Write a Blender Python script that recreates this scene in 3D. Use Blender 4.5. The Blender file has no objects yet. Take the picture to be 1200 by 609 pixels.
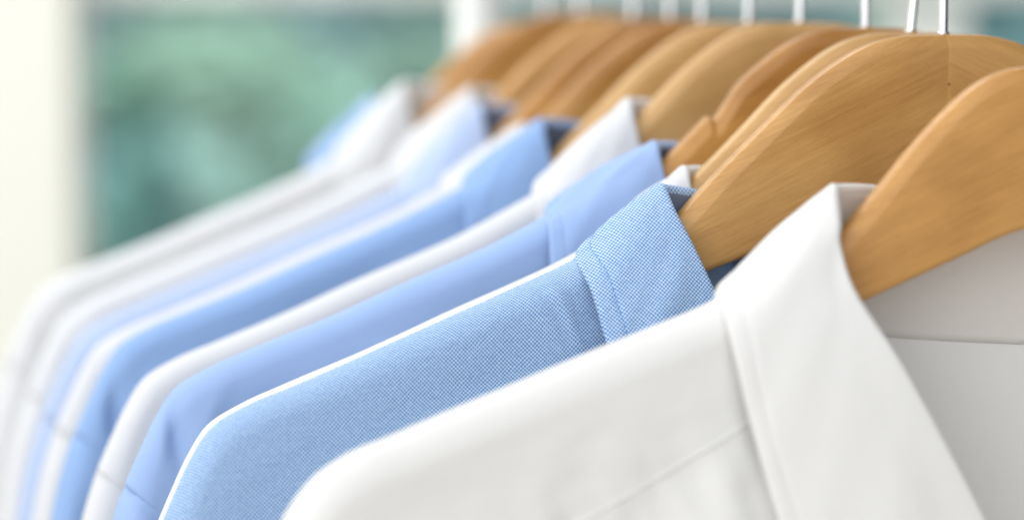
import bpy, math, random
from mathutils import Vector, Matrix, noise
random.seed(7)
S = bpy.context.scene
COL = S.collection

# ------------------------------------------------------------------ helpers
def tag(o, label=None, cat=None, group=None, kind=None):
    if label: o['label'] = label
    if cat: o['category'] = cat
    if group: o['group'] = group
    if kind: o['kind'] = kind
    return o

def empty(name, loc=(0, 0, 0), rot=(0, 0, 0)):
    o = bpy.data.objects.new(name, None)
    o.location = loc; o.rotation_euler = rot
    o.empty_display_size = .02
    COL.objects.link(o)
    return o

def mesh_obj(name, verts, faces, mat, parent=None, uvs=None, smooth=True, weld=False):
    me = bpy.data.meshes.new(name)
    me.from_pydata([tuple(v) for v in verts], [], faces)
    if uvs is not None:
        l = me.uv_layers.new(name='cloth')
        for lp in me.loops:
            l.data[lp.index].uv = uvs[lp.vertex_index]
    if smooth:
        me.polygons.foreach_set('use_smooth', [True] * len(me.polygons))
    if weld:
        import bmesh
        bm = bmesh.new(); bm.from_mesh(me)
        bmesh.ops.remove_doubles(bm, verts=bm.verts, dist=2e-6)
        bm.to_mesh(me); bm.free()
        me.polygons.foreach_set('use_smooth', [True] * len(me.polygons))
    me.update()
    me.materials.append(mat)
    o = bpy.data.objects.new(name, me)
    COL.objects.link(o)
    if parent: o.parent = parent
    return o

def sm(a, b, x):
    t = max(0., min(1., (x - a) / (b - a)))
    return t * t * (3 - 2 * t)

class Curve:
    """Catmull-Rom through points, chord-length parameter in 0..1"""
    def __init__(s, pts, uniform=False):
        s.p = [Vector(p) for p in pts]
        d = [0.]
        for a, b in zip(s.p, s.p[1:]): d.append(d[-1] + max(1e-6, (b - a).length))
        s.t = [i / (len(d) - 1) for i in range(len(d))] if uniform else [x / d[-1] for x in d]; s.length = d[-1]
    def __call__(s, u):
        u = max(0., min(1., u)); p, t = s.p, s.t; n = len(p)
        i = 0
        while i < n - 2 and u > t[i + 1]: i += 1
        h = t[i + 1] - t[i]; w = (u - t[i]) / h
        def tan(k):
            if k == 0: return (p[1] - p[0]) / (t[1] - t[0])
            if k == n - 1: return (p[-1] - p[-2]) / (t[-1] - t[-2])
            a = (p[k] - p[k-1]) / (t[k] - t[k-1]); b = (p[k+1] - p[k]) / (t[k+1] - t[k])
            ha = t[k] - t[k-1]; hb = t[k+1] - t[k]
            return (a * hb + b * ha) / (ha + hb)
        m0, m1 = tan(i) * h, tan(i + 1) * h
        w2, w3 = w * w, w * w * w
        return p[i]*(2*w3-3*w2+1) + m0*(w3-2*w2+w) + p[i+1]*(-2*w3+3*w2) + m1*(w3-w2)

def grid(fn, nu, nv, flip=False, closed_v=False, us=None, vs=None):
    """fn(u, v) -> Vector; returns verts, faces, uvs in metres"""
    us = us or [i / nu for i in range(nu + 1)]
    vs = vs or [j / nv for j in range(nv + 1)]
    P = [[fn(u, v) for v in vs] for u in us]
    V, UV, Fc = [], [], []
    mid = len(vs) // 2
    cu = 0.
    for i, row in enumerate(P):
        if i: cu += (row[mid] - P[i-1][mid]).length
        cv = 0.; acc = [0.]
        for j in range(1, len(row)):
            cv += (row[j] - row[j-1]).length; acc.append(cv)
        off = acc[mid]
        for j, p in enumerate(row):
            V.append(p); UV.append((cu, acc[j] - off))
    m = len(vs)
    for i in range(len(us) - 1):
        for j in range(m - 1):
            a, b, c, d = i*m+j, (i+1)*m+j, (i+1)*m+j+1, i*m+j+1
            Fc.append((a, d, c, b) if flip else (a, b, c, d))
    return V, Fc, UV

def mirror(V): return [Vector((-v[0], v[1], v[2])) for v in V]
def join(A, B):
    V, Fc, UV = A; V2, F2, U2 = B; n = len(V)
    return V + V2, Fc + [tuple(i + n for i in f) for f in F2], UV + U2

def tube(pts, r, n=10, sx=1.0, caps=True):
    V, Fc, UV = [], [], []
    pts = [Vector(p) for p in pts]
    N = None
    for i, p in enumerate(pts):
        T = (pts[min(i+1, len(pts)-1)] - pts[max(i-1, 0)]).normalized()
        if N is None:
            N = T.orthogonal().normalized()
        N = (N - T * N.dot(T)).normalized()
        Bn = T.cross(N)
        rr = r(i / (len(pts)-1)) if callable(r) else r
        for k in range(n):
            a = 2*math.pi*k/n
            V.append(p + (N*math.cos(a) + Bn*math.sin(a)*sx) * rr); UV.append((k/n, i))
    for i in range(len(pts)-1):
        for k in range(n):
            a = i*n+k; b = i*n+(k+1) % n
            Fc.append((a, b, b+n, a+n))
    if caps:
        Fc.append(tuple(range(n))[::-1]); Fc.append(tuple(range((len(pts)-1)*n, len(pts)*n)))
    return V, Fc, UV

def box(x0, x1, y0, y1, z0, z1, bev=.004):
    import bmesh
    bm = bmesh.new()
    bmesh.ops.create_cube(bm, size=1)
    for v in bm.verts:
        v.co = Vector((x0 + (v.co.x+.5)*(x1-x0), y0 + (v.co.y+.5)*(y1-y0), z0 + (v.co.z+.5)*(z1-z0)))
    if bev: bmesh.ops.bevel(bm, geom=bm.edges[:], offset=bev, segments=2, affect='EDGES')
    bm.verts.ensure_lookup_table()
    V = [v.co.copy() for v in bm.verts]; Fc = [tuple(v.index for v in f.verts) for f in bm.faces]
    bm.free()
    return V, Fc, [(0, 0)] * len(V)

# ------------------------------------------------------------------ materials
def new_mat(name):
    m = bpy.data.materials.new(name); m.use_nodes = True
    nt = m.node_tree; nt.nodes.clear()
    return m, nt
class N:
    def __init__(s, nt): s.nt = nt
    def __call__(s, typ, ins=None, **kw):
        n = s.nt.nodes.new(typ)
        for k, v in kw.items(): setattr(n, k, v)
        for k, v in (ins or {}).items():
            if isinstance(v, bpy.types.NodeSocket): s.nt.links.new(v, n.inputs[k])
            else: n.inputs[k].default_value = v
        return n
    def math(s, op, a, b=0., c=0.):
        return s('ShaderNodeMath', {0: a, 1: b, 2: c}, operation=op).outputs[0]
    def mix(s, f, a, b):
        n = s('ShaderNodeMix', {}, data_type='RGBA')
        for i, v in ((0, f), (6, a), (7, b)):
            if isinstance(v, bpy.types.NodeSocket): s.nt.links.new(v, n.inputs[i])
            else: n.inputs[i].default_value = v if i == 0 else (*v, 1) if len(v) == 3 else v
        return n.outputs[2]

def cloth(name, col, col2=None, kind='plain', pitch=.0006, trans=.18, bump=.3, sheen=.15, var=.04):
    """woven cotton; yarn colours, though the inside of the white collars has shade mixed in"""
    m, nt = new_mat(name); n = N(nt)
    uv = n('ShaderNodeUVMap', uv_map='cloth').outputs[0]
    sep = n('ShaderNodeSeparateXYZ', {0: uv})
    wob = n('ShaderNodeTexNoise', {'Vector': uv, 'Scale': 260., 'Detail': 2.}).outputs[0]
    wob2 = n('ShaderNodeTexNoise', {'Vector': uv, 'Scale': 35., 'Detail': 2.}).outputs[0]
    w = n.math('ADD', n.math('MULTIPLY', n.math('SUBTRACT', wob, .5), pitch * .9),
               n.math('MULTIPLY', n.math('SUBTRACT', wob2, .5), pitch * 1.6))
    u = n.math('ADD', sep.outputs[0], w); v = n.math('SUBTRACT', sep.outputs[1], w)
    k = math.pi / pitch
    su = n.math('SINE', n.math('MULTIPLY', u, k)); sv = n.math('SINE', n.math('MULTIPLY', v, k))
    chk = n.math('MULTIPLY', su, sv)                      # -1..1 basket pattern
    h = n.math('MULTIPLY_ADD', chk, .5, .5)
    if kind == 'oxford':
        fib = n('ShaderNodeTexNoise', {'Vector': uv, 'Scale': 700., 'Detail': 2.}).outputs[0]
        f = n.math('ADD', h, n.math('MULTIPLY', n.math('SUBTRACT', fib, .5), .35))
        r = n('ShaderNodeMapRange', {0: f, 1: .22, 2: .80, 3: 0., 4: 1.}, interpolation_type='SMOOTHSTEP')
        c = n.mix(r.outputs[0], col, col2)
    else:
        mott = n('ShaderNodeTexNoise', {'Vector': uv, 'Scale': 900., 'Detail': 2.}).outputs[0]
        f = n.math('MULTIPLY_ADD', n.math('SUBTRACT', mott, .5), var * 2, .5)
        dark = tuple(c_ * .9 for c_ in col); light = tuple(min(.93, c_ * 1.06) for c_ in col)
        c = n.mix(f, dark, light)
    cr = n('ShaderNodeTexNoise', {'Vector': n('ShaderNodeMapping', {'Vector': uv, 'Rotation': (0, 0, .5), 'Scale': (30., 75., 1.)}).outputs[0], 'Scale': 1., 'Detail': 3., 'Distortion': .8}).outputs[0]
    slub = n('ShaderNodeTexNoise', {'Vector': uv, 'Scale': 420., 'Detail': 3.}).outputs[0]
    b0 = n('ShaderNodeBump', {'Strength': .22, 'Distance': .0016, 'Height': cr}).outputs[0]
    b1 = n('ShaderNodeBump', {'Strength': .25, 'Distance': .0004, 'Height': slub, 'Normal': b0}).outputs[0]
    bmp = n('ShaderNodeBump', {'Strength': bump, 'Distance': pitch * .35, 'Height': h, 'Normal': b1}).outputs[0]
    b = n('ShaderNodeBsdfPrincipled', {'Base Color': c, 'Roughness': .85, 'Specular IOR Level': .18,
          'Sheen Weight': sheen, 'Sheen Roughness': .4, 'Normal': bmp}).outputs[0]
    t = n('ShaderNodeBsdfTranslucent', {'Color': c, 'Normal': bmp}).outputs[0]
    mx = n('ShaderNodeMixShader', {0: trans, 1: b, 2: t}).outputs[0]
    n('ShaderNodeOutputMaterial', {'Surface': mx})
    return m

def wood(name, light, dark, seed=0.):
    """maple board sawn along each arm; mitre joint in the middle"""
    m, nt = new_mat(name); n = N(nt)
    tc = n('ShaderNodeTexCoord').outputs['Object']
    s = n('ShaderNodeSeparateXYZ', {0: tc})
    ax = n.math('ABSOLUTE', s.outputs[0])
    a = math.radians(24)
    # rotate so that p runs along the arm, q across it
    p = n.math('SUBTRACT', n.math('MULTIPLY', ax, math.cos(a)), n.math('MULTIPLY', s.outputs[2], math.sin(a)))
    q = n.math('ADD', n.math('MULTIPLY', ax, math.sin(a)), n.math('MULTIPLY', s.outputs[2], math.cos(a)))
    side = n.math('MULTIPLY', n.math('SIGN', s.outputs[0]), 3.7)
    def vec(kp, kq, ky=1.):
        return n('ShaderNodeCombineXYZ', {0: n.math('MULTIPLY', p, kp), 1: n.math('MULTIPLY', q, kq),
                 2: n.math('ADD', n.math('ADD', n.math('MULTIPLY', s.outputs[1], ky * kq * .25), side), seed)}).outputs[0]
    broad = n('ShaderNodeTexNoise', {'Vector': vec(7., 55.), 'Scale': 1., 'Detail': 4., 'Roughness': .55, 'Distortion': .4}).outputs[0]
    fine = n('ShaderNodeTexNoise', {'Vector': vec(70., 1300.), 'Scale': 1., 'Detail': 4., 'Roughness': .65}).outputs[0]
    pore = n('ShaderNodeTexNoise', {'Vector': vec(420., 3800.), 'Scale': 1., 'Detail': 1.}).outputs[0]
    blot = n('ShaderNodeTexNoise', {'Vector': tc, 'Scale': 38., 'Detail': 2.}).outputs[0]
    f = n.math('ADD', n.math('MULTIPLY', broad, .75), n.math('MULTIPLY', fine, .40))
    f = n.math('ADD', f, n.math('MULTIPLY', blot, .30))
    r = n('ShaderNodeMapRange', {0: f, 1: .50, 2: .92}).outputs[0]
    c = n.mix(r, dark, light)
    pr = n('ShaderNodeMapRange', {0: pore, 1: .62, 2: .76}).outputs[0]
    c = n.mix(n.math('MULTIPLY', pr, .22), c, tuple(x * .45 for x in dark))
    # mitre joint: a hairline with a pale glue margin
    jn = n('ShaderNodeTexNoise', {'Vector': tc, 'Scale': 160., 'Detail': 1.}).outputs[0]
    jx = n.math('ABSOLUTE', n.math('ADD', s.outputs[0], n.math('MULTIPLY', n.math('SUBTRACT', jn, .5), .0004)))
    j1 = n('ShaderNodeMapRange', {0: jx, 1: .0001, 2: .0006, 3: .25, 4: 0.}).outputs[0]
    c = n.mix(j1, c, tuple(min(.9, x * 1.25) for x in light))
    dot = n('ShaderNodeVectorMath', {0: n('ShaderNodeVectorMath', {0: tc, 1: (0., -.005, -.0152)}, operation='SUBTRACT').outputs[0]}, operation='LENGTH').outputs[1]
    c = n.mix(n('ShaderNodeMapRange', {0: dot, 1: .0003, 2: .0006, 3: .85, 4: 0.}).outputs[0], c, (.05, .02, .01))
    hgt = n.math('ADD', n.math('MULTIPLY', fine, .6), n.math('MULTIPLY', pr, -.5))
    bmp = n('ShaderNodeBump', {'Strength': .22, 'Distance': .00025, 'Height': hgt}).outputs[0]
    b = n('ShaderNodeBsdfPrincipled', {'Base Color': c, 'Roughness': .42, 'Specular IOR Level': .4,
          'Coat Weight': .25, 'Coat Roughness': .22, 'Normal': bmp}).outputs[0]
    n('ShaderNodeOutputMaterial', {'Surface': b})
    return m

def simple(name, col, rough=.6, metal=0., col2=None, scale=8., bump=0.):
    m, nt = new_mat(name); n = N(nt)
    tc = n('ShaderNodeTexCoord').outputs['Object']
    nz = n('ShaderNodeTexNoise', {'Vector': tc, 'Scale': scale, 'Detail': 3.}).outputs[0]
    c = n.mix(nz, col, col2 or tuple(x * .9 for x in col))
    ins = {'Base Color': c, 'Roughness': rough, 'Metallic': metal}
    if bump: ins['Normal'] = n('ShaderNodeBump', {'Strength': bump, 'Distance': .01, 'Height': nz}).outputs[0]
    b = n('ShaderNodeBsdfPrincipled', ins).outputs[0]
    n('ShaderNodeOutputMaterial', {'Surface': b})
    return m

WHITE = (.85, .85, .845)
M_white = cloth('white_poplin', (.85, .845, .83), pitch=.00035, trans=.16, bump=.18)
M_white_far = cloth('white_cotton', (.80, .81, .835), pitch=.0004, trans=.2, bump=.15)
M_white_in = cloth('white_inside_shaded', (.71, .685, .65), pitch=.0005, trans=.05, bump=.2)  # same white cloth; brown shade inside the collar is put into the colour
M_oxford = cloth('blue_oxford', (.135, .275, .58), (.56, .73, .93), kind='oxford', pitch=.00060, trans=.06, bump=.8)
M_blue = cloth('light_blue_cotton', (.37, .52, .83), pitch=.0005, trans=.12, bump=.35)
M_sky = cloth('sky_blue_cotton', (.30, .46, .77), pitch=.0005, trans=.12, bump=.3)
M_pale = cloth('pale_blue_cotton', (.50, .61, .85), pitch=.0005, trans=.15, bump=.3)
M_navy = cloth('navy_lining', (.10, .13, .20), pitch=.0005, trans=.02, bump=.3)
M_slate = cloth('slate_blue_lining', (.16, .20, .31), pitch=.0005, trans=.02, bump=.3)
M_thread_w = cloth('white_thread', (.84, .84, .83), pitch=.0004, trans=.05)
M_thread_b = cloth('blue_thread', (.16, .33, .66), pitch=.0004, trans=.0)
M_seam = cloth('seam_thread', (.20, .36, .66), pitch=.0004, trans=.0)
W1 = wood('maple_honey', (.66, .375, .128), (.38, .180, .045), 0.)
W0 = wood('maple_warm', (.64, .345, .105), (.38, .165, .038), 13.)
W2 = wood('maple_lit', (.66, .405, .165), (.42, .230, .070), 5.)  # paler copy of the maple, brighter light on the faces tinted in
W3 = wood('maple_shaded', (.56, .29, .080), (.31, .130, .025), 9.)  # darker copy of the maple, shadow from the hanger in front painted in
M_chrome = simple('chrome', (.88, .88, .89), .07, 1., (.82, .82, .83), 30.)
M_satin = simple('white_enamel', (.63, .65, .62), .25, 0., (.78, .79, .78), 20.)

# ------------------------------------------------------------------ hanger
TOP = Curve([(0, 0, 0), (-.0152, 0, -.0006), (-.0264, 0, -.0033), (-.0375, 0, -.0090), (-.0458, 0, -.0146), (-.054, 0, -.0216),
             (-.0649, 0, -.0314), (-.073, 0, -.0389), (-.0811, 0, -.0470), (-.0885, 0, -.0545), (-.097, 0, -.0622), (-.12, 0, -.0745),
             (-.1559, 0, -.0888), (-.186, 0, -.1010), (-.200, 0, -.1075), (-.2060, 0, -.1115)])
BOT = Curve([(0, 0, -.0445), (-.0096, 0, -.0455), (-.0358, 0, -.0550), (-.0604, 0, -.0645), (-.0782, 0, -.0705), (-.12, 0, -.0880),
             (-.16, 0, -.1050), (-.19, 0, -.1175), (-.200, 0, -.1210), (-.2060, 0, -.1190)])
def z_on(curve, x, tab={}):
    k = id(curve)
    if k not in tab: tab[k] = [curve(i / 400) for i in range(401)]
    T = tab[k]
    for a, b in zip(T, T[1:]):
        if b.x <= x <= a.x: return a.z + (b.z - a.z) * (a.x - x) / max(1e-9, a.x - b.x)
    return T[-1].z

def hanger_board(notch=False, drop=0., thick=.0096, rr=.0036):
    xs = sorted(set([round(-.2060 + i * .0025, 5) for i in range(0, 83)] + [0.]))
    xs = [x for x in xs if x <= 0] + [-x for x in xs[::-1] if x < 0]
    if notch: xs = sorted(set(xs + [round(s * (.042 + .0006 * i), 5) for i in range(26) for s in (-1, 1)]))
    V, Fc, UV = [], [], []
    K = 0
    secs = []
    for x in xs:
        ax = -abs(x)
        zt, zb = z_on(TOP, ax), z_on(BOT, ax)
        zt -= drop * sm(.012, .066, -ax) * (1 - sm(.085, .12, -ax))
        if notch:
            d = -ax
            zt -= .0034 * sm(.0430, .0520, d) * (1 - sm(.0528, .0552, d))
        e = (1 - sm(.198, .2060, -ax))              # rounds the tip
        mz = (zt + zb) / 2
        zt = mz + (zt - mz) * (.35 + .65 * e); zb = mz + (zb - mz) * (.35 + .65 * e)
        t = thick / 2 * (.45 + .55 * e)
        # rounded rectangle
        sl = abs(z_on(TOP, ax + .0012 if ax < -.0012 else ax) - z_on(TOP, max(-.2059, ax - .0012))) / .0024
        ch = min(.0040 * math.sqrt(1 + sl * sl), (zt - zb) * .35); cw = t * .30
        r = min(.0016, (zt - zb) * .2)
        prof = []                                 # front upper corner, y grows inwards
        for (yy, zz) in ((0, ch + .0006), (0.00003, ch + .0001), (.00025, ch - .0005), (cw * .5, ch * .55), (cw, .0012 + ch * .10), (cw + .0006, .0005), (cw + .0014, .0001)):
            prof.append((yy, zz))
        k = t / .0048
        prof = [(min(t * .95, yy * (k if k < 1 else 1)), zz) for yy, zz in prof]
        sec = []
        for (yy, zz) in prof[::-1]: sec.append(Vector((x, -t + yy, zt - zz)))
        for q in range(6):
            a = math.radians(180 + 90 * q / 5); sec.append(Vector((x, -t + rr*.7 + rr*.7 * math.cos(a) if t > rr*.75 else -t*.5, zb + rr*.7 + rr*.7 * math.sin(a))))
        for q in range(6):
            a = math.radians(270 + 90 * q / 5); sec.append(Vector((x, t - rr*.7 + rr*.7 * math.cos(a) if t > rr*.75 else t*.5, zb + rr*.7 + rr*.7 * math.sin(a))))
        for (yy, zz) in prof: sec.append(Vector((x, t - yy, zt - zz)))
        # sort order: start at front-top going down the front
        secs.append(sec)
    m = len(secs[0])
    for sec in secs:
        for p in sec: V.append(p); UV.append((p.x, p.z))
    for i in range(len(secs) - 1):
        for k in range(m):
            a = i*m+k; b = i*m+(k+1) % m
            Fc.append((a, a+m, b+m, b))
    Fc.append(tuple(range(m))); Fc.append(tuple(range((len(secs)-1)*m, len(secs)*m))[::-1])
    return V, Fc, UV

RAIL_Z = .062
def hook_pts(lean=0.):
    pts = [(0, 0, -.02), (0, 0, 0), (0, 0, .015), (0, 0, .028)]
    R = .0185; cz = RAIL_Z + .0125 + .0016 - R
    # from the shank swing out and over the rail
    for k in range(0, 25):
        a = math.radians(-62 + 12 * k - 0)
        if k > 21: break
        pts.append((R * math.cos(a), 0, cz + R * math.sin(a)))
    out = []
    P = Curve(pts)
    for i in range(90): 
        q = P(i / 89); out.append(Vector((q.x + lean * max(0, q.z), q.y, q.z)))
    return out

def make_hanger(y, dz, mat, label, notch=False, drop=.006, yaw=0., lean=0., roll=0., dx=0.):
    t = empty('clothes_hanger', (dx, y, dz), (0, math.radians(roll), math.radians(yaw)))
    tag(t, label, 'hanger', 'wooden hangers on the rail')
    V, Fc, UV = hanger_board(notch, drop)
    b = mesh_obj('shoulder_bar', V, Fc, mat, t, UV)
    pts = hook_pts(lean)
    pts = [Vector((p.x, p.y, p.z - dz if p.z > .02 else p.z)) for p in pts]
    h = mesh_obj('hook', *tube(pts, .00142, 16)[:2], M_chrome, t)
    fer = mesh_obj('hook_collar', *tube([(0, 0, -.0022), (0, 0, .0004), (0, 0, .0006)], lambda q: .0020, 20)[:2], M_chrome, t)
    return t

# ------------------------------------------------------------------ shirt
GEN_F = [(0, .020, -.043), (-.035, .0195, -.040), (-.060, .014, -.0355), (-.0720, .007, -.0338), (-.0750, 0, -.0335),
         (-.0756, -.0062, -.0390), (-.0725, -.0125, -.0560), (-.0650, -.018, -.0750), (-.0500, -.023, -.1030), (-.032, -.026, -.135)]
GEN_L = [(0, .027, -.090), (-.050, .025, -.086), (-.085, .016, -.073), (-.100, .007, -.0645), (-.1050, 0, -.0620),
         (-.1062, -.010, -.0720), (-.1055, -.0155, -.0850), (-.1020, -.019, -.1020), (-.0960, -.022, -.1250), (-.088, -.024, -.150)]
S0_F = [(0, .022, -.048), (-.030, .021, -.045), (-.052, .015, -.0415), (-.0650, .007, -.0402), (-.0688, 0, -.0402),
        (-.0708, -.0075, -.0490), (-.0710, -.0105, -.0565), (-.0690, -.017, -.0685), (-.0571, -.024, -.0895), (-.0364, -.030, -.1292), (-.020, -.033, -.165)]
S0_L = [(0, .029, -.094), (-.050, .027, -.090), (-.083, .016, -.078), (-.097, .007, -.0720), (-.1028, .001, -.0690),
        (-.1035, -.0125, -.0838), (-.0992, -.0185, -.1018), (-.0930, -.0225, -.1268), (-.0850, -.0255, -.155), (-.078, -.027, -.182)]
S1_F = [(0, .020, -.053), (-.040, .0195, -.051), (-.068, .013, -.0490), (-.0885, .007, -.0455), (-.0920, 0, -.0446),
        (-.0918, -.0075, -.0505), (-.0875, -.0135, -.0605), (-.0818, -.020, -.0751), (-.0720, -.025, -.0960), (-.0560, -.029, -.1230), (-.040, -.031, -.150)]
S1_L = [(0, .027, -.092), (-.060, .025, -.088), (-.095, .016, -.077), (-.112, .007, -.0690), (-.1190, 0, -.0655),
        (-.1178, -.014, -.0765), (-.1151, -.022, -.0878), (-.1110, -.026, -.1050), (-.1050, -.029, -.1270), (-.098, -.031, -.150)]
def offs(pts, dx, dz):   # slide the collar, keep the centre on the centre line
    return [(x + dx * min(1, abs(x) / .06), y, z + dz) for x, y, z in pts]

RIDGE = [(-.0830, 0, -.0475), (-.0920, 0, -.0525), (-.105, 0, -.0592), (-.1203, 0, -.0667), (-.1400, 0, -.0750), (-.1559, 0, -.0812), (-.1862, 0, -.0934),
         (-.2050, 0, -.1003), (-.2170, 0, -.1048), (-.2284, 0, -.1115), (-.2335, 0, -.1190), (-.2385, 0, -.1290), (-.2435, 0, -.1400)]

class Shirt:
    def __init__(s, F, L, mat, matin, seed, ys=.7, thick=.0095, flare=.004, ridge=RIDGE, dent=.0, wob=.0012, foldamp=1., matcollar=None, pucker=0., rr=.0065, dpos=(0, 0), creases=()):
        s.creases = creases; s.cw = .0004 if pucker else .0010
        s.rr = rr; s.dpos = dpos
        sq = lambda y: math.copysign(min(abs(y), .0078) + max(0, abs(y) - .0078) * ys, y)
        s.F = Curve([(x, sq(y), z) for x, y, z in F], True); s.L = Curve([(x, sq(y), z) for x, y, z in L], True)
        s.mat, s.matin, s.seed, s.ys = mat, matin, seed, ys
        s.matcollar = matcollar or mat
        s.thick, s.flare, s.dent, s.wob, s.foldamp, s.pucker = thick, flare, dent, wob, foldamp, pucker
        s.R = Curve(ridge)
        E = Vector(ridge[-1]); s.E = E; s.A = Vector((-.168, 0, -.262))
        nx = s.R(0)
        s.neck = nx
        # stand bottom
        fx = F
        pk = F[4]; end = F[-1]
        px, pz = pk[0] - .0080, pk[2] - .0120
        if px < nx.x: px, pz = nx.x - .0005, pz
        s.B = Curve([(0, .0185*ys, -.0815), (-.045, .018*ys, -.0772), (-.063, .013*ys, -.0700), (px + .003, .0068, pz - .004), (px, 0, pz),
                     (px + .0003, -.0060, pz - .006)] + [tuple(Vector((F[i][0], sq(F[i][1]) * .78, F[i][2])).lerp(Vector((L[i][0], sq(L[i][1]) * .70, L[i][2])), .42)) for i in (6, 7, 8, 9)], True)
        zs = [(s.R(i / 300).x, s.R(i / 300).z) for i in range(301)]
        s.rz = zs
        for i, up in ((3, -.0002), (4, .0000), (5, -.0078)):    # the leaf lies on the shoulder
            q = s.L.p[i]; q.z = max(q.z, s.ridge_z(q.x) + up)
        s.Oc = Curve([s.E, (s.E.x - .0045, 0, s.E.z - .014), (s.E.x - .010, 0, s.E.z - .04), (s.E.x - .016, 0, s.E.z - .12), (s.E.x - .014, 0, s.E.z - .30), (s.E.x - .006, 0, -.62)])
        s.Ic = Curve([s.A, (s.A.x - .004, 0, s.A.z - .05), (s.A.x - .012, 0, -.45), (s.A.x - .020, 0, -.60)])
        nk = [Vector((F[i][0], 0, F[i][2])).lerp(Vector((L[i][0], 0, L[i][2])), .38) for i in (6, 7, 8, 9)]
        s.Nk = Curve([nx] + nk + [(-.030, 0, -.23), (-.012, 0, -.31)])
        s.M = Curve([(-.010, 0, -.262), (-.06, 0, -.262), (-.12, 0, -.263), s.A])
        s.H = Curve([(-.010, 0, -.72), (-.10, 0, -.725), (-.15, 0, -.715), (-.185, 0, -.69)])
    def nz(s, x, z, sc, k=0):
        return noise.noise(Vector((x*sc + s.seed*3.1 + k*17, z*sc + s.seed, s.seed*7.7 + k)))
    def T(s, d):
        r = s.rr
        q = min(1, max(0, d) / r)
        return s.thick * math.sqrt(max(0, 1 - (1-q)**2)) + s.flare * sm(0, .10, d) + .012 * sm(.15, .5, d)
    def disp(s, x, z, d, side):
        k = 0 if side < 0 else 5
        a = sm(.004, .03, d)
        t_ = z * .92 - x * .39; l_ = x * .92 + z * .39          # along and across the shoulder slope
        v = s.wob * 1.3 * a * s.nz(x, z, 16, k) + s.wob * 1.1 * a * s.nz(l_ * .32, t_, 62, k + 2) + s.wob * .35 * a * s.nz(l_ * .5, t_, 150, k + 4)
        for (cx, cz, ang, w, ln, am) in s.creases:
            if side > 0: break
            ca, sa = math.cos(math.radians(ang)), math.sin(math.radians(ang))
            px, pz = x - cx, z - cz
            l = px*ca + pz*sa; t = -px*sa + pz*ca + l*l*14
            v += am * math.exp(-(t/w)**2) * math.exp(-(l/ln)**2)
        # drag lines fanning from the shoulder tip
        if s.dent and side < 0:
            for (cx, cz, ang, w, ln, am) in ((-.2290 + s.dpos[0], -.1205 + s.dpos[1], 96, .0030, .0105, 1.), (-.2200 + s.dpos[0], -.1200 + s.dpos[1], 75, .0036, .011, -.55), (-.207, -.120, 55, .004, .013, .5)):
                ca, sa = math.cos(math.radians(ang)), math.sin(math.radians(ang))
                px, pz = x - cx, z - cz
                l = px*ca + pz*sa; t = -px*sa + pz*ca + l*l*9
                v -= s.dent * am * math.exp(-(t/w)**2) * math.exp(-(l/ln)**2)
        if s.pucker and side < 0:
            # soft pulls running down into the yoke seam
            t = noise.noise(Vector((x*62 + s.seed, z*12 - x*16, 3.3 + s.seed)))
            v += s.pucker * t * sm(.018, .045, d)
            t2 = noise.noise(Vector((x*150 + z*60, z*22, 9.1 + s.seed)))
            v += s.pucker * .35 * t2 * sm(.022, .038, d) * (1 - sm(.05, .075, d))
        return v
    def path(s, u, v, front=True):
        """x, z and depth d of the cloth at column u, row v (0 shoulder, .5 chest line, 1 hem)"""
        r = s.R(u); m = s.M(u)
        if front and True:
            nk = s.Nk
        if v <= .5:
            w = v / .5
            w2 = w
            p = r.lerp(m, w2)
            # neckline: straight lerp replaced by the neck curve near u = 0
            n_ = s.Nk(w * .86)
            base = s.R(0).lerp(s.M(0), w2)
            p = p + (n_ - base) * (1 - u) ** 6 * (1 if front else .15) 
            # keep the armhole bowed outwards
            p.x += .026 * math.sin(math.pi * w) * u ** 8 
        else:
            w = (v - .5) / .5
            h = s.H(u)
            p = m.lerp(h, w)
            if u > .5: p.x += .02 * math.sin(math.pi * min(1, w * 1.3)) * sm(.5, 1, u)
            n_ = s.Nk(.86); p = p + (n_ - s.M(0)) * (1-u)**6 * (1 - w) * (1 if front else .15)
        return p
    def d_of(s, u, v, p):
        r = s.R(u)
        d = (Vector((p.x, 0, p.z)) - Vector((r.x, 0, r.z))).length
        return d * (1 if u < .9 else 1 - .3 * (u - .9) / .1)
    def front(s, u, v):
        p = s.path(u, v); d = s.d_of(u, v, p)
        y = -s.T(d) - s.disp(p.x, p.z, d, -1)
        p.z += .0005 * s.nz(p.x, 0, 30) * (1 - sm(0, .01, d))
        # neck: cloth rides inside the collar
        y -= s.ys * .010 * sm(.02, .10, d) * (1 - u) ** 5
        return Vector((p.x, y, p.z))
    def back(s, u, v):
        p = s.path(u, v, False); d = s.d_of(u, v, p)
        y = s.T(d) * (1 - .25 * sm(.0, .02, d)) + s.disp(p.x, p.z, d, 1)
        p.z += .0005 * s.nz(p.x, 0, 30) * (1 - sm(0, .01, d))
        return Vector((p.x, y, p.z))
    def body_uv(s, P, us, vs):
        out = []; m = len(vs)
        for i, p in enumerate(P):
            k = i // m
            u = us[k % len(us)] if k < 2 * len(us) else 0.
            t = s.R(min(1, u + .01)) - s.R(max(0, u - .01)); t.normalize()
            inn = Vector((.39, 0, -.92))
            out.append((p.x + inn.x * .8 * abs(p.y), p.z + inn.z * .8 * abs(p.y)))
        return out
    def seam_pt(s, w):     # armhole, w 0 at top .. 1 at armpit
        return s.path(1., w * .5)
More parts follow.
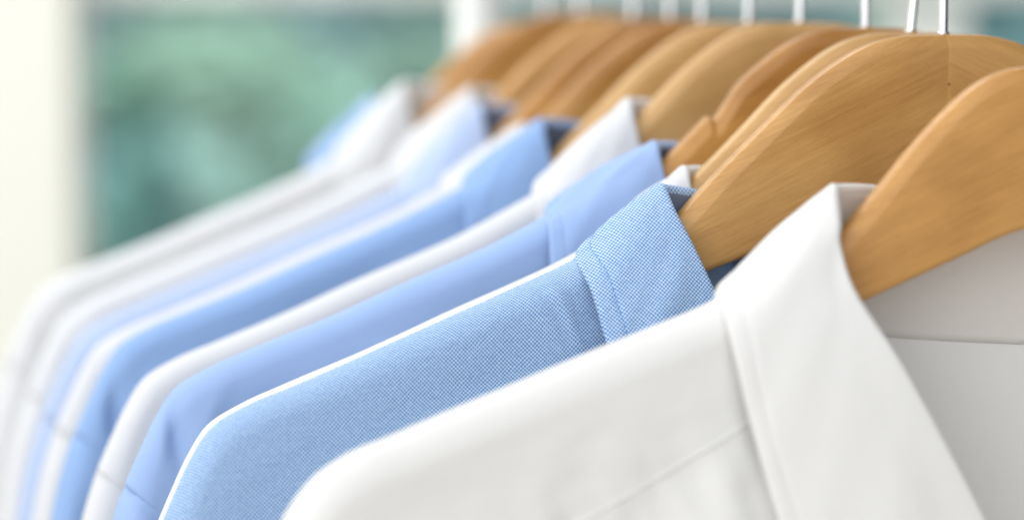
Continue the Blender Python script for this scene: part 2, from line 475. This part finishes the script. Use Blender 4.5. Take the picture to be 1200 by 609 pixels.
    def sleeve(s, w, t):
        """w -1..1 round the sleeve (front negative), t down"""
        q = abs(w); side = -1 if w < 0 else 1
        base = s.front(1., q * .5) if side < 0 else s.back(1., q * .5)
        O = s.Oc(t); I = s.Ic(t)
        lin = s.E.lerp(s.A, q); res = base - Vector((lin.x, 0, lin.z)); res.y = 0
        c = O.lerp(I, q) + res * (1 - sm(0, .5, t))
        dd = q * (O - I).length
        di = (1 - q) * (O - I).length
        th = s.T(dd) * math.sqrt(max(0, 1 - (1 - min(1, di / .018)) ** 2)) if di < .018 else s.T(dd)
        th += .010 * sm(0, .6, t) * math.sin(math.pi * q)
        y0 = base.y * (1 - sm(0, .12, t)) + side * th * sm(0, .12, t)
        if abs(w) > .999: y0 = base.y * (1 - sm(0, .05, t))
        L = (t * .5)
        ramp = sm(.0, .010, L)
        rp = s.foldamp * ramp * (.0011 * math.sin(dd * 2*math.pi / .0085 + 2 * s.nz(dd, t, 9)) * (1 - sm(.02, .2, t)*.4)
             + .0010 * s.nz(c.x*3, t*.6, 40, 3) + .0032 * s.nz(c.x, t*.25, 26, 4))
        puff = .0016 * s.foldamp * sm(0, .006, L) * sm(0, .006, dd)
        y = y0 + side * (rp * sm(0, .006, dd) + puff)
        return Vector((c.x - (.0006 * s.foldamp) * sm(0, .004, L), y, c.z))
    # ---- collar
    def collar(s, a, b):
        """a 0 back centre..1 front point, b 0 fold..1 leaf edge (outer face)"""
        f = s.F(a); l = s.L(a)
        mid = (f + l) * .5
        out = Vector((-.45 - .3 * (1 if False else 0), -.65, .5))
        # outward bulge: perpendicular to leaf line, away from the neck
        ax = (l - f).normalized()
        tan = (s.F(min(1, a+.01)) - s.F(max(0, a-.01)) + s.L(min(1, a+.01)) - s.L(max(0, a-.01))).normalized()
        nrm = tan.cross(ax).normalized()
        if nrm.z < 0: nrm = -nrm
        s._n = nrm
        nrm = Vector((nrm.x * sm(0, .08, a), nrm.y, nrm.z)); s._n = nrm
        bulge = (.0008 + .0010 * sm(.5, .75, a)) * math.sin(math.pi * min(1, b))
        w = (.0010 * s.nz(a * .25, b * .05, 26, 8) + s.cw * s.nz(a * .30 - b * .045, b * .012, 60, 9)) * sm(0, .2, b) * (1 - .5*sm(.8, 1, b))
        p = f.lerp(l, b) + nrm * (bulge + w)
        rz = s.ridge_z(p.x)
        if rz is not None and b > 0:
            dz = rz - p.z
            if dz > 0:
                uu = max(0, min(1, (s.neck.x - p.x) / (s.neck.x - s.E.x)))
                yb = s.T(dz) + s.disp(p.x, p.z, dz, -1) + s.ys * .010 * sm(.02, .10, dz) * (1 - uu) ** 5 + .0018
                sg = -1 if p.y < 0 else 1
                if sg < 0:
                    e = yb - abs(p.y)
                    # smooth maximum
                    k = .002
                    p.y = -(abs(p.y) + .5 * (e + math.sqrt(e * e + k * k)) * sm(0, .3, b))
            else:
                pass
        return p
    def ridge_z(s, x):
        z = s.rz
        if x > z[0][0]: return z[0][1] + (z[0][0] - x) * -.5 if x > z[0][0] + .02 else z[0][1] + (x - z[0][0]) * .6
        i = min(300, max(0, int((z[0][0] - x) / (z[0][0] - z[-1][0]) * 300)))
        while i < 300 and z[i][0] > x: i += 1
        while i > 0 and z[i][0] < x: i -= 1
        return z[i][1]
    def collar_surface(s, a, v):
        """v 0..1: underside of the leaf, rolled edge, outer face, fold, down inside"""
        c = s.collar
        f = s.F(a)
        if v < .12:                    # underside, from half way out to the edge
            b = .55 + .45 * (v / .12)
            p = c(a, min(b, .985)); return p - s._n * .0008
        if v < .86:
            b = 1 - (v - .12) / .74
            p = c(a, b)
            e = 1 - sm(.965, 1, b)
            p = p - s._n * .0005 * (1 - e)
            # raised row between edge and stitching
            p = p - s._n * .00035 * math.exp(-((b*s.wid(a) - (s.wid(a) - .0062)) / .0007) ** 2)
            return p
        w = (v - .86) / .14            # over the fold and a few mm down inside
        p0 = c(a, 0); Bp = s.B(a)
        ax = (s.L(a) - f).normalized()
        inn = (Bp - f); inn = inn.normalized() if inn.length > 1e-5 else -ax
        k = Vector((-s._n.x, -s._n.y, -s._n.z))
        r = .0014
        th = math.pi * min(1, w * 1.6)
        base = f + k * r * (1 - math.cos(th)) - ax * r * math.sin(th)
        if w > .625: base = base + inn * .0006 * ((w - .625) / .375)
        return base
    def wid(s, a): return (s.L(a) - s.F(a)).length
    def stand_surface(s, a, v):
        s.collar(a, 0)
        f = s.F(a) - s._n * .0028
        b = s.B(a)
        p = f.lerp(b, v)
        bow = Vector((p.x * .0, 0, 0))
        return p
    def build(s, y, dz, label, dx=0., yaw=0., roll=0., res=1.):
        t = empty('dress_shirt', (dx, y, dz), (0, math.radians(roll), math.radians(yaw)))
        tag(t, label, 'shirt', 'shirts hanging on the rail')
        s.t = t
        NU, NV = int(110 * res), int(90 * res)
        us = [(i / NU) for i in range(NU + 1)]
        # denser rows near the shoulder
        vs = [(j / NV) ** 2.1 for j in range(NV + 1)]
        vs = sorted(set(vs + [.5]))
        fr = grid(s.front, 0, 0, us=us, vs=vs)
        bk = grid(s.back, 0, 0, us=us, vs=vs, flip=True)
        # back neck: from the centre to the neck point
        def bn(a, v):
            w = a
            topc = s.B(.5 * w * (s.B.t[4] / .5)) if True else None
            bx = topc
            u0 = s.back(0, v)
            if v <= 0: return Vector((bx.x, bx.y, bx.z)).lerp(u0, sm(.8, 1, w))
            zz = bx.z + (u0.z - s.R(0).z) * 1.0
            xx = bx.x * (1 - sm(0, .5, v)) + bx.x * sm(0, .5, v) * .14
            p = Vector((xx, .0185 * s.ys + .003 * sm(0, .3, v) + s.disp(bx.x, bx.z, .03, 1), min(zz, bx.z)))
            p.y -= s.disp(bx.x, bx.z, .03, 1) * (1 - sm(0, .03, abs(bx.x)))
            return p.lerp(u0, sm(.35, 1, w))
        bc = grid(bn, 0, 0, us=[i / 30 for i in range(31)], vs=vs, flip=True)
        body = join(join(fr, bk), bc)
        body = (body[0], body[1], s.body_uv(body[0], us, vs))
        mb = (mirror(body[0]), [f[::-1] for f in body[1]], body[2])
        body = join(body, mb)
        o = mesh_obj('body', *body[:2], s.mat, t, body[2], weld=True)
        solid(o, .0005)
        # sleeves
        nw, nt_ = int(60 * res) * 2, int(70 * res)
        ws = [-1 + 2 * i / nw for i in range(nw + 1)]
        ts = [(j / nt_) ** 2.0 for j in range(nt_ + 1)]
        sl = grid(lambda w, tt: s.sleeve(w, tt), 0, 0, us=ws, vs=ts)
        sl = (sl[0], sl[1], [(b, a) for a, b in sl[2]])
        o = mesh_obj('sleeve', *sl[:2], s.mat, t, sl[2]); solid(o, .0005)
        o2 = mesh_obj('sleeve', mirror(sl[0]), [f[::-1] for f in sl[1]], s.mat, t, sl[2]); solid(o2, .0005)
        # collar and stand
        vsC = [i / 14 * .12 for i in range(14)] + [.12 + .74 * i / 60 for i in range(60)] + [.86 + .14 * i / 22 for i in range(23)]
        usC = [i / 110 for i in range(111)]
        cg = grid(s.collar_surface, 0, 0, us=usC, vs=vsC)
        e2 = (s.L(.5) - s.F(.5)).normalized(); e1 = s.F(.72) - s.F(.46); e1 = (e1 - e2 * e1.dot(e2)).normalized()
        cg = (cg[0], cg[1], [(p.dot(e1) * .5 - p.dot(e2) * .87, p.dot(e1) * .87 + p.dot(e2) * .5) for p in cg[0]])
        cg = join(cg, (mirror(cg[0]), [f[::-1] for f in cg[1]], cg[2]))
        o = mesh_obj('collar', *cg[:2], s.matcollar, t, cg[2], weld=True); solid(o, .0006)
        sg = grid(s.stand_surface, 0, 0, us=usC, vs=[i / 16 for i in range(17)])
        sg = join(sg, (mirror(sg[0]), [f[::-1] for f in sg[1]], sg[2]))
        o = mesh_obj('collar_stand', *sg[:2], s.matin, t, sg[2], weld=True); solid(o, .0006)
        return t

def solid(o, th):
    m = o.modifiers.new('cloth thickness', 'SOLIDIFY'); m.thickness = th; m.offset = 0

def seam_strip(name, fn, n, r, mat, parent, flat=.45):
    pts = [fn(i / n) for i in range(n + 1)]
    V, Fc, UV = tube(pts, lambda q: r, 8, sx=1.)
    return mesh_obj(name, V, Fc, mat, parent, [(0, 0)] * len(V))

def stitches(name, fn, length, pitch, r, mat, parent):
    n = int(length / pitch); A = ([], [], [])
    for i in range(n):
        pts = [fn((i + .18 + .64 * k / 4) / n) for k in range(5)]
        A = join(A, tube(pts, lambda q: r * (.55 + .45 * math.sin(math.pi * q)), 6))
    return mesh_obj(name, A[0], A[1], mat, parent, [(v[0], v[2]) for v in A[0]])

YS = [-.0736, 0, .0262, .0573, .1117, .1585, .2054, .2392, .2812, .3475, .3943]
# ---- hangers
make_hanger(YS[0], -.0072, W0, 'nearest hanger, cut off by the right edge, inside the front white shirt', drop=.0125)
make_hanger(YS[1], 0, W1, 'sharply focused honey maple hanger carrying the woven blue oxford shirt, mitre joint under its hook', drop=.001)
make_hanger(YS[2], .0000, W2, 'slim sliver of hanger directly behind the sharply focused hanger', lean=.10, dx=.0015, drop=.0055)
make_hanger(YS[3], .0008, W3, 'shaded amber hanger with a rounded trouser notch in its top edge', notch=True)
make_hanger(YS[4], .0015, W2, 'pale broad hanger rising from the white collar just left of the notched hanger')
make_hanger(YS[5], .0005, W2, 'pale hanger rising out of the dark lined blue collar, behind the broad pale hanger')
make_hanger(YS[6], 0, W3, 'shaded brown blurred hanger directly behind the two pale hangers')
make_hanger(YS[7], .0005, W3, 'blurred hanger seventh from the front carrying a light blue shirt')
make_hanger(YS[8], 0, W1, 'blurred golden hanger third from the back of the rail')
make_hanger(YS[9], .001, W3, 'blurred hanger second from the back, inside the far tall white collar')
make_hanger(YS[10], -.0035, W1, 'farthest and most blurred hanger at the back of the rail')

# ---- shirts
R0 = [(x if x > -.15 else -.15 + (x + .15) * .86, y, z + (.003 if x < -.2 else 0)) for x, y, z in RIDGE]
R0 = [(-.0800, 0, -.0505), (-.0900, 0, -.0560), (-.1051, 0, -.0640), (-.1200, 0, -.0695), (-.1381, 0, -.0758), (-.1621, 0, -.0845), (-.1790, 0, -.0905), (-.1935, 0, -.0960),
      (-.2060, 0, -.1005), (-.2150, 0, -.1060), (-.2215, 0, -.1135), (-.2265, 0, -.1230), (-.2310, 0, -.1340)]
s0F = [(x, y, z + .0070) for x, y, z in S0_F]; s0L = [(x, y, z + .0070) for x, y, z in S0_L]
sh0 = Shirt(s0F, s0L, M_white, M_white_in, 1, ys=1., ridge=R0, thick=.0100, rr=.0095, flare=.007, wob=.0014, pucker=.0026)
T0 = sh0.build(YS[0], -.0072, 'front white shirt with a wide open collar and yoke seam, nearest the camera')
R1 = [(-.0915, 0, -.0515), (-.1000, 0, -.0568)] + RIDGE[2:]
sh1 = Shirt(S1_F, S1_L, M_oxford, M_slate, 2, ys=.8, ridge=R1, thick=.0074, flare=.005, wob=.0014,
            creases=((-.1250, -.0775, -58, .0016, .0070, .0013), (-.1300, -.0810, -50, .0020, .0080, .0009), (-.1215, -.0860, -64, .0016, .006, .0007)))
T1 = sh1.build(YS[1], 0, 'blue oxford shirt with visible basket weave and stitched collar, in sharp focus')
specs = [
 (2, M_white_far, M_white_in, (.0002, -.0080), 'white shirt just behind the blue oxford shirt, only its edge and cream collar peak showing', .0, .55, (.0040, -.0031)),
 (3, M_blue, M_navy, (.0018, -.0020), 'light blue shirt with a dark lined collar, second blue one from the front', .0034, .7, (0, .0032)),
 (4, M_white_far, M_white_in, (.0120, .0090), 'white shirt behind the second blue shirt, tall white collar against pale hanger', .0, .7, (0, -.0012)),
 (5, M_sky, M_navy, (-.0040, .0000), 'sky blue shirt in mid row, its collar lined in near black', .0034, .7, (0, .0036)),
 (6, M_white_far, M_white_in, (.0037, -.0042), 'white shirt half hidden directly behind the mid row sky blue shirt', .001, .7, (0, -.0022)),
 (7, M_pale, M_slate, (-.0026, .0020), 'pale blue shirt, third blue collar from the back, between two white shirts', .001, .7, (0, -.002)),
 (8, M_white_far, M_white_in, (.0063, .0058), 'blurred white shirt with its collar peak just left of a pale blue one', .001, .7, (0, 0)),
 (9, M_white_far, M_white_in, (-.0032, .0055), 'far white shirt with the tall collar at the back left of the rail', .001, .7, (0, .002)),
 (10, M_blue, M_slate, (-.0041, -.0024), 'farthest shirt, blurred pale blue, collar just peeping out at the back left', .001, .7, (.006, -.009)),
]
SH = {}
DP = {3: (0, 0), 5: (-.002, -.010)}
for k, mat, mi, (dx, dz), lab, dent, ys, (rx, rz) in specs:
    rid = [(x + rx, y, z + rz) for x, y, z in RIDGE]
    s = Shirt(offs(GEN_F, dx, dz), offs(GEN_L, dx * .7 - {3: .006, 2: -.007}.get(k, 0), dz * .3 - {3: .002, 2: .004}.get(k, 0)), mat, mi, 3 + k * 1.7, ys=ys, ridge=rid, dent=dent, wob=.0044 if mat not in (M_white_far,) else .0018,
              thick=.0070, rr=.0060 if k < 6 else .008, flare=.004, dpos=DP.get(k, (0, 0)), foldamp=1. if k in (3, 5) else .25)
    s.build(YS[k], 0, lab, res=1. if k < 6 else .6)
    SH[k] = s

# yoke seam on the front white shirt: a folded ridge
def on_front(sh, x, z, out=.0):
    # invert path roughly by search
    best = None
    import itertools
    u, v = .3, .1
    for it in range(40):
        p = sh.path(u, v)
        pu = sh.path(min(1, u + .002), v); pv = sh.path(u, v + .002)
        a, b = (pu.x - p.x) / .002, (pv.x - p.x) / .002
        c, d = (pu.z - p.z) / .002, (pv.z - p.z) / .002
        ex, ez = x - p.x, z - p.z
        det = a*d - b*c
        if abs(det) < 1e-9: break
        u = max(0, min(.998, u + (d*ex - b*ez) / det)); v = max(0, min(.998, v + (a*ez - c*ex) / det))
    p = sh.front(u, v); p.y -= out
    return p
def yoke(sh, x0, z0, x1, z1, t, name, mat, r=.00042, n=90):
    fn = lambda q: on_front(sh, x0 + (x1-x0)*q, z0 + (z1-z0)*q - .0015*math.sin(math.pi*q), .00025)
    return seam_strip(name, fn, n, r, mat, t)
yoke(sh0, -.1985, -.1440, -.0950, -.0938, T0, 'yoke_seam', M_white)

# armhole seams
for k, tnm in ((3, M_seam), (5, M_seam)):
    sh = SH[k]
    seam_strip('armhole_seam', lambda q, sh=sh: sh.front(1., q * .45) + Vector((0, .0001, 0)), 70, .00030, tnm, sh.t)
# collar edge stitching
def cstitch(sh, a0, a1, inset, t, mat, r=.00022, pitch=.0019):
    tabl = [0.]
    for i in range(200):
        tabl.append(tabl[-1] + (sh.L(a0 + (a1-a0)*(i+1)/200) - sh.L(a0 + (a1-a0)*i/200)).length)
    def fn(q):
        g = q * tabl[-1]; i = 0
        while i < 199 and tabl[i+1] < g: i += 1
        a = a0 + (a1-a0) * (i + (g - tabl[i]) / max(1e-9, tabl[i+1] - tabl[i])) / 200
        b = 1 - inset / sh.wid(a)
        p = sh.collar(a, b)
        return p + sh._n * .00006
    L = sum((fn(i/50) - fn((i+1)/50)).length for i in range(50))
    return stitches('collar_stitching', fn, L, pitch, r, mat, t)
cstitch(sh1, .30, .98, .0064, T1, M_thread_b, .00020)
cstitch(sh0, .30, .98, .0066, T0, M_thread_w, .00022)

# ------------------------------------------------------------------ rack
r = empty('clothes_rack', (0, .10, -1.4))
tag(r, 'slim white clothes rack whose far upright rises behind the hangers', 'clothes rack')
def local(d, V): return [Vector(v) - Vector((0, .10, -1.4)) for v in V]
V, Fc, UV = tube([(0, -.32, RAIL_Z), (0, .53, RAIL_Z)], .0125, 24)
mesh_obj('rail', local(0, V), Fc, M_chrome, r)
for yy, xx in ((.52, .001), (-.31, .25)):
    if yy > 0:
        V, Fc, UV = tube([(.007, yy, -1.38), (.007, yy, RAIL_Z + .03)], .0125, 24)
        mesh_obj('upright', local(0, V), Fc, M_satin, r)
        V, Fc, UV = tube([(-.25, yy, -1.385), (.25, yy, -1.385)], .0125, 16)
        mesh_obj('foot', local(0, V), Fc, M_satin, r)

# ------------------------------------------------------------------ window and garden (background)
M_wall = simple('cream_wall', (.87, .87, .78), .8, 0, (.85, .85, .76), 3.)
M_frame = simple('window_frame_paint', (.74, .77, .72), .5, 0, (.70, .73, .69), 5.)
w = mesh_obj('wall', *box(-3.5, -.050, 1.45, 1.60, -1.4, 1.4, .003)[:2], M_wall, smooth=False); tag(w, kind='structure')
win = empty('window', (.35, 1.52, -.7)); tag(win, 'large bright window with pale frame behind the hanging shirts', 'window')
def wl(V): return [Vector(v) - Vector((.35, 1.52, -.7)) for v in V]
for nm, bx in (('window_frame', (-.050, -.032, 1.48, 1.54, -1.4, 1.4)), ('mullion', (.668, .742, 1.48, 1.54, -1.395, -.0125)), ('transom', (-.032, 2.6, 1.478, 1.542, -.0062, .095)),
               ('window_frame', (2.6, 2.7, 1.48, 1.54, -1.4, 1.4))):
    V, Fc, UV = box(*bx, .003); mesh_obj(nm, wl(V), Fc, M_frame, win, smooth=False)
m, nt = new_mat('window_glass'); n = N(nt)
gl = n('ShaderNodeBsdfGlossy', {'Roughness': .02, 'Color': (.9, 1, .98, 1)}).outputs[0]; tr = n('ShaderNodeBsdfTransparent', {'Color': (.90, .97, .96, 1)}).outputs[0]
n('ShaderNodeOutputMaterial', {'Surface': n('ShaderNodeMixShader', {0: .05, 1: tr, 2: gl}).outputs[0]})
V, Fc, UV = box(-.032, .668, 1.505, 1.511, -1.395, -.0125, 0); mesh_obj('pane', wl(V), Fc, m, win, smooth=False)
V, Fc, UV = box(.742, 2.6, 1.505, 1.511, -1.395, -.0125, 0); mesh_obj('pane', wl(V), Fc, m, win, smooth=False)
M_grass = simple('lawn', (.16, .30, .17), .9, 0, (.11, .22, .13), 2.)
g = mesh_obj('lawn', [(-20, 1.7, -1.5), (30, 1.7, -1.5), (30, 40, -1.5), (-20, 40, -1.5)], [(0, 1, 2, 3)], M_grass, smooth=False); tag(g, kind='structure')
def leaf_mat(name, c1, c2):
    m, nt = new_mat(name); n = N(nt)
    oi = n('ShaderNodeNewGeometry').outputs['Random Per Island']
    c = n.mix(oi, c1, c2)
    b = n('ShaderNodeBsdfPrincipled', {'Base Color': c, 'Roughness': .5}).outputs[0]
    t = n('ShaderNodeBsdfTranslucent', {'Color': c}).outputs[0]
    n('ShaderNodeOutputMaterial', {'Surface': n('ShaderNodeMixShader', {0: .3, 1: b, 2: t}).outputs[0]})
    return m
def leaves(blobs, nl, size, seed):
    rnd = random.Random(seed); V, Fc = [], []
    for i in range(nl):
        (cx, cy, cz, rx, ry, rz) = rnd.choice(blobs)
        d = Vector((rnd.gauss(0, 1), rnd.gauss(0, 1), rnd.gauss(0, 1))).normalized() * (.55 + .5 * rnd.random())
        c = Vector((cx + d.x*rx, cy + d.y*ry, cz + d.z*rz))
        a = Vector((rnd.gauss(0, 1), rnd.gauss(0, 1), rnd.gauss(0, 1))).normalized(); b = a.orthogonal().normalized()
        k = len(V); s_ = size * (.6 + .8 * rnd.random())
        V += [c - a*s_, c + b*s_*.45, c + a*s_, c - b*s_*.45]; Fc.append((k, k+1, k+2, k+3))
    return V, Fc
def shrub(x, y, z, blobs, mat, label, nl=1500, size=.05, seed=1, name='shrub'):
    t = empty(name, (x, y, -1.5)); tag(t, label, 'shrub')
    V, Fc = leaves([(bx, by, bz - 0, *r_) for bx, by, bz, *r_ in blobs], nl, size, seed)
    mesh_obj('foliage', [Vector(v) + Vector((0, 0, z + 1.5)) for v in V], Fc, mat, t, smooth=False)
    V, Fc, UV = tube([(0, 0, 0), (.02, .01, (z + 1.5) * .5), (0, 0, z + 1.5)], lambda q: .03 * (1 - .5*q), 8)
    mesh_obj('stem', V, Fc, M_bark, t)
M_bark = simple('bark', (.12, .10, .08), .9, 0, (.08, .06, .05), 20., .3)
GA = leaf_mat('leaves_deep', (.20, .36, .33), (.28, .46, .41)); GB = leaf_mat('leaves_fresh', (.25, .42, .31), (.33, .50, .38))
GC = leaf_mat('leaves_mid', (.20, .38, .31), (.28, .46, .37)); GD = leaf_mat('leaves_far', (.25, .44, .48), (.33, .52, .56)); GE = leaf_mat('leaves_olive', (.20, .34, .27), (.27, .41, .33))  # far leaves have the teal haze of distance put into their colour
def wood_far():
    V, Fc = leaves([(-1 + i * .55, 8.5 + (i % 3) * .3, z, .6, .5, .6) for i in range(16) for z in (-1.3, -.7, -.1, .5)], 16000, .11, 5)
    o = mesh_obj('far_wood', V, Fc, GD, None, smooth=False); tag(o, 'blurred teal green mass of trees beyond the window', 'trees', kind='stuff')
    V, Fc, UV = box(-8, 16, 9.3, 9.6, -1.5, 2.2, 0); 
wood_far()
shrub(.50, 4.0, -.48, [(0, 0, 0, .13, .13, .22), (.05, 0, -.3, .18, .15, .25)], GA, 'dark green shrub beyond the window near its left jamb', 1500, .045, 11)
shrub(.62, 4.3, -.21, [(0, 0, 0, .20, .12, .12)], GB, 'fresh light green shrub top beyond the window, upper left', 900, .045, 12)
shrub(.80, 4.1, -.42, [(0, 0, 0, .14, .12, .22), (0, 0, -.4, .2, .12, .3)], GC, 'mid green shrub beyond the window, left of the far collars', 1600, .045, 13)
shrub(.98, 4.2, -.25, [(0, 0, 0, .13, .12, .15), (0, 0, -.35, .18, .12, .2)], GE, 'olive green shrub beyond the window, above the farthest shirts', 1300, .045, 14)
shrub(1.14, 4.3, -.26, [(0, 0, 0, .15, .12, .14), (0, 0, -.35, .2, .12, .25)], GA, 'deep teal shrub beyond the window, beside the farthest hangers', 1400, .045, 15)
fl = mesh_obj('floor', [(-4, -4, -1.4), (4, -4, -1.4), (4, 1.6, -1.4), (-4, 1.6, -1.4)], [(0, 1, 2, 3)], simple('floor_boards', (.55, .50, .44), .6, 0, (.5, .45, .39), 2.), smooth=False); tag(fl, kind='structure')

# ------------------------------------------------------------------ light
W = bpy.data.worlds.new('World'); S.world = W; W.use_nodes = True
nt = W.node_tree; nt.nodes.clear(); n = N(nt)
tc = n('ShaderNodeTexCoord').outputs['Generated']
sx = n('ShaderNodeSeparateXYZ', {0: tc})
side = n('ShaderNodeMapRange', {0: sx.outputs[0], 1: .05, 2: .62, 3: 1.18, 4: .07}, interpolation_type='SMOOTHSTEP').outputs[0]   # dim side of the room towards +X
frt = n.math('MULTIPLY_ADD', sx.outputs[1], -.36, 1.0)
st = n.math('MULTIPLY', side, frt)
bg = n('ShaderNodeBackground', {'Color': (.97, .985, 1., 1), 'Strength': n.math('MULTIPLY', st, 1.0)}).outputs[0]
n('ShaderNodeOutputWorld', {'Surface': bg})
def area(loc, target, size, sizey, power, col=(1, 1, 1)):
    l = bpy.data.lights.new('softbox', 'AREA'); l.shape = 'RECTANGLE'; l.size = size; l.size_y = sizey; l.energy = power; l.color = col
    o = bpy.data.objects.new('softbox_lamp', l); COL.objects.link(o)
    o.location = loc; o.rotation_euler = (Vector(target) - Vector(loc)).to_track_quat('-Z', 'Y').to_euler()
    return o
area((-2.0, -1.3, .65), (-.1, .1, -.08), 1.8, 1.4, 16, (1, .99, .97))
area((-.4, 1.0, 1.3), (-.1, .1, -.08), 1.2, .8, 3, (1, 1, 1))

l_ = area((1.2, 3.4, 3.2), (1.2, 5.5, -.4), 5, 3, 340, (1, 1, .97)); l_.name = 'garden_daylight'
area((-.9, .75, .9), (-.6, 1.5, -.3), .9, .9, 10, (1, .99, .95)).name = 'wall_fill'  # added fill to brighten the cream wall, no fixture there
# ------------------------------------------------------------------ camera
cam = bpy.data.cameras.new('camera'); co = bpy.data.objects.new('camera', cam); COL.objects.link(co)
cam.sensor_width = 36; cam.lens = 100; cam.clip_start = .02; cam.clip_end = 200
co.location = (-.38452336, -.79419965, .02077143)
co.rotation_euler = (math.radians(90 - 5.901155837570335), 0, -math.radians(17.2431757823565))
cam.dof.use_dof = True; cam.dof.focus_distance = .838; cam.dof.aperture_fstop = 4.0
S.camera = co
S.view_settings.view_transform = 'Standard'; S.view_settings.look = 'None'; S.view_settings.exposure = 0; S.view_settings.gamma = 1
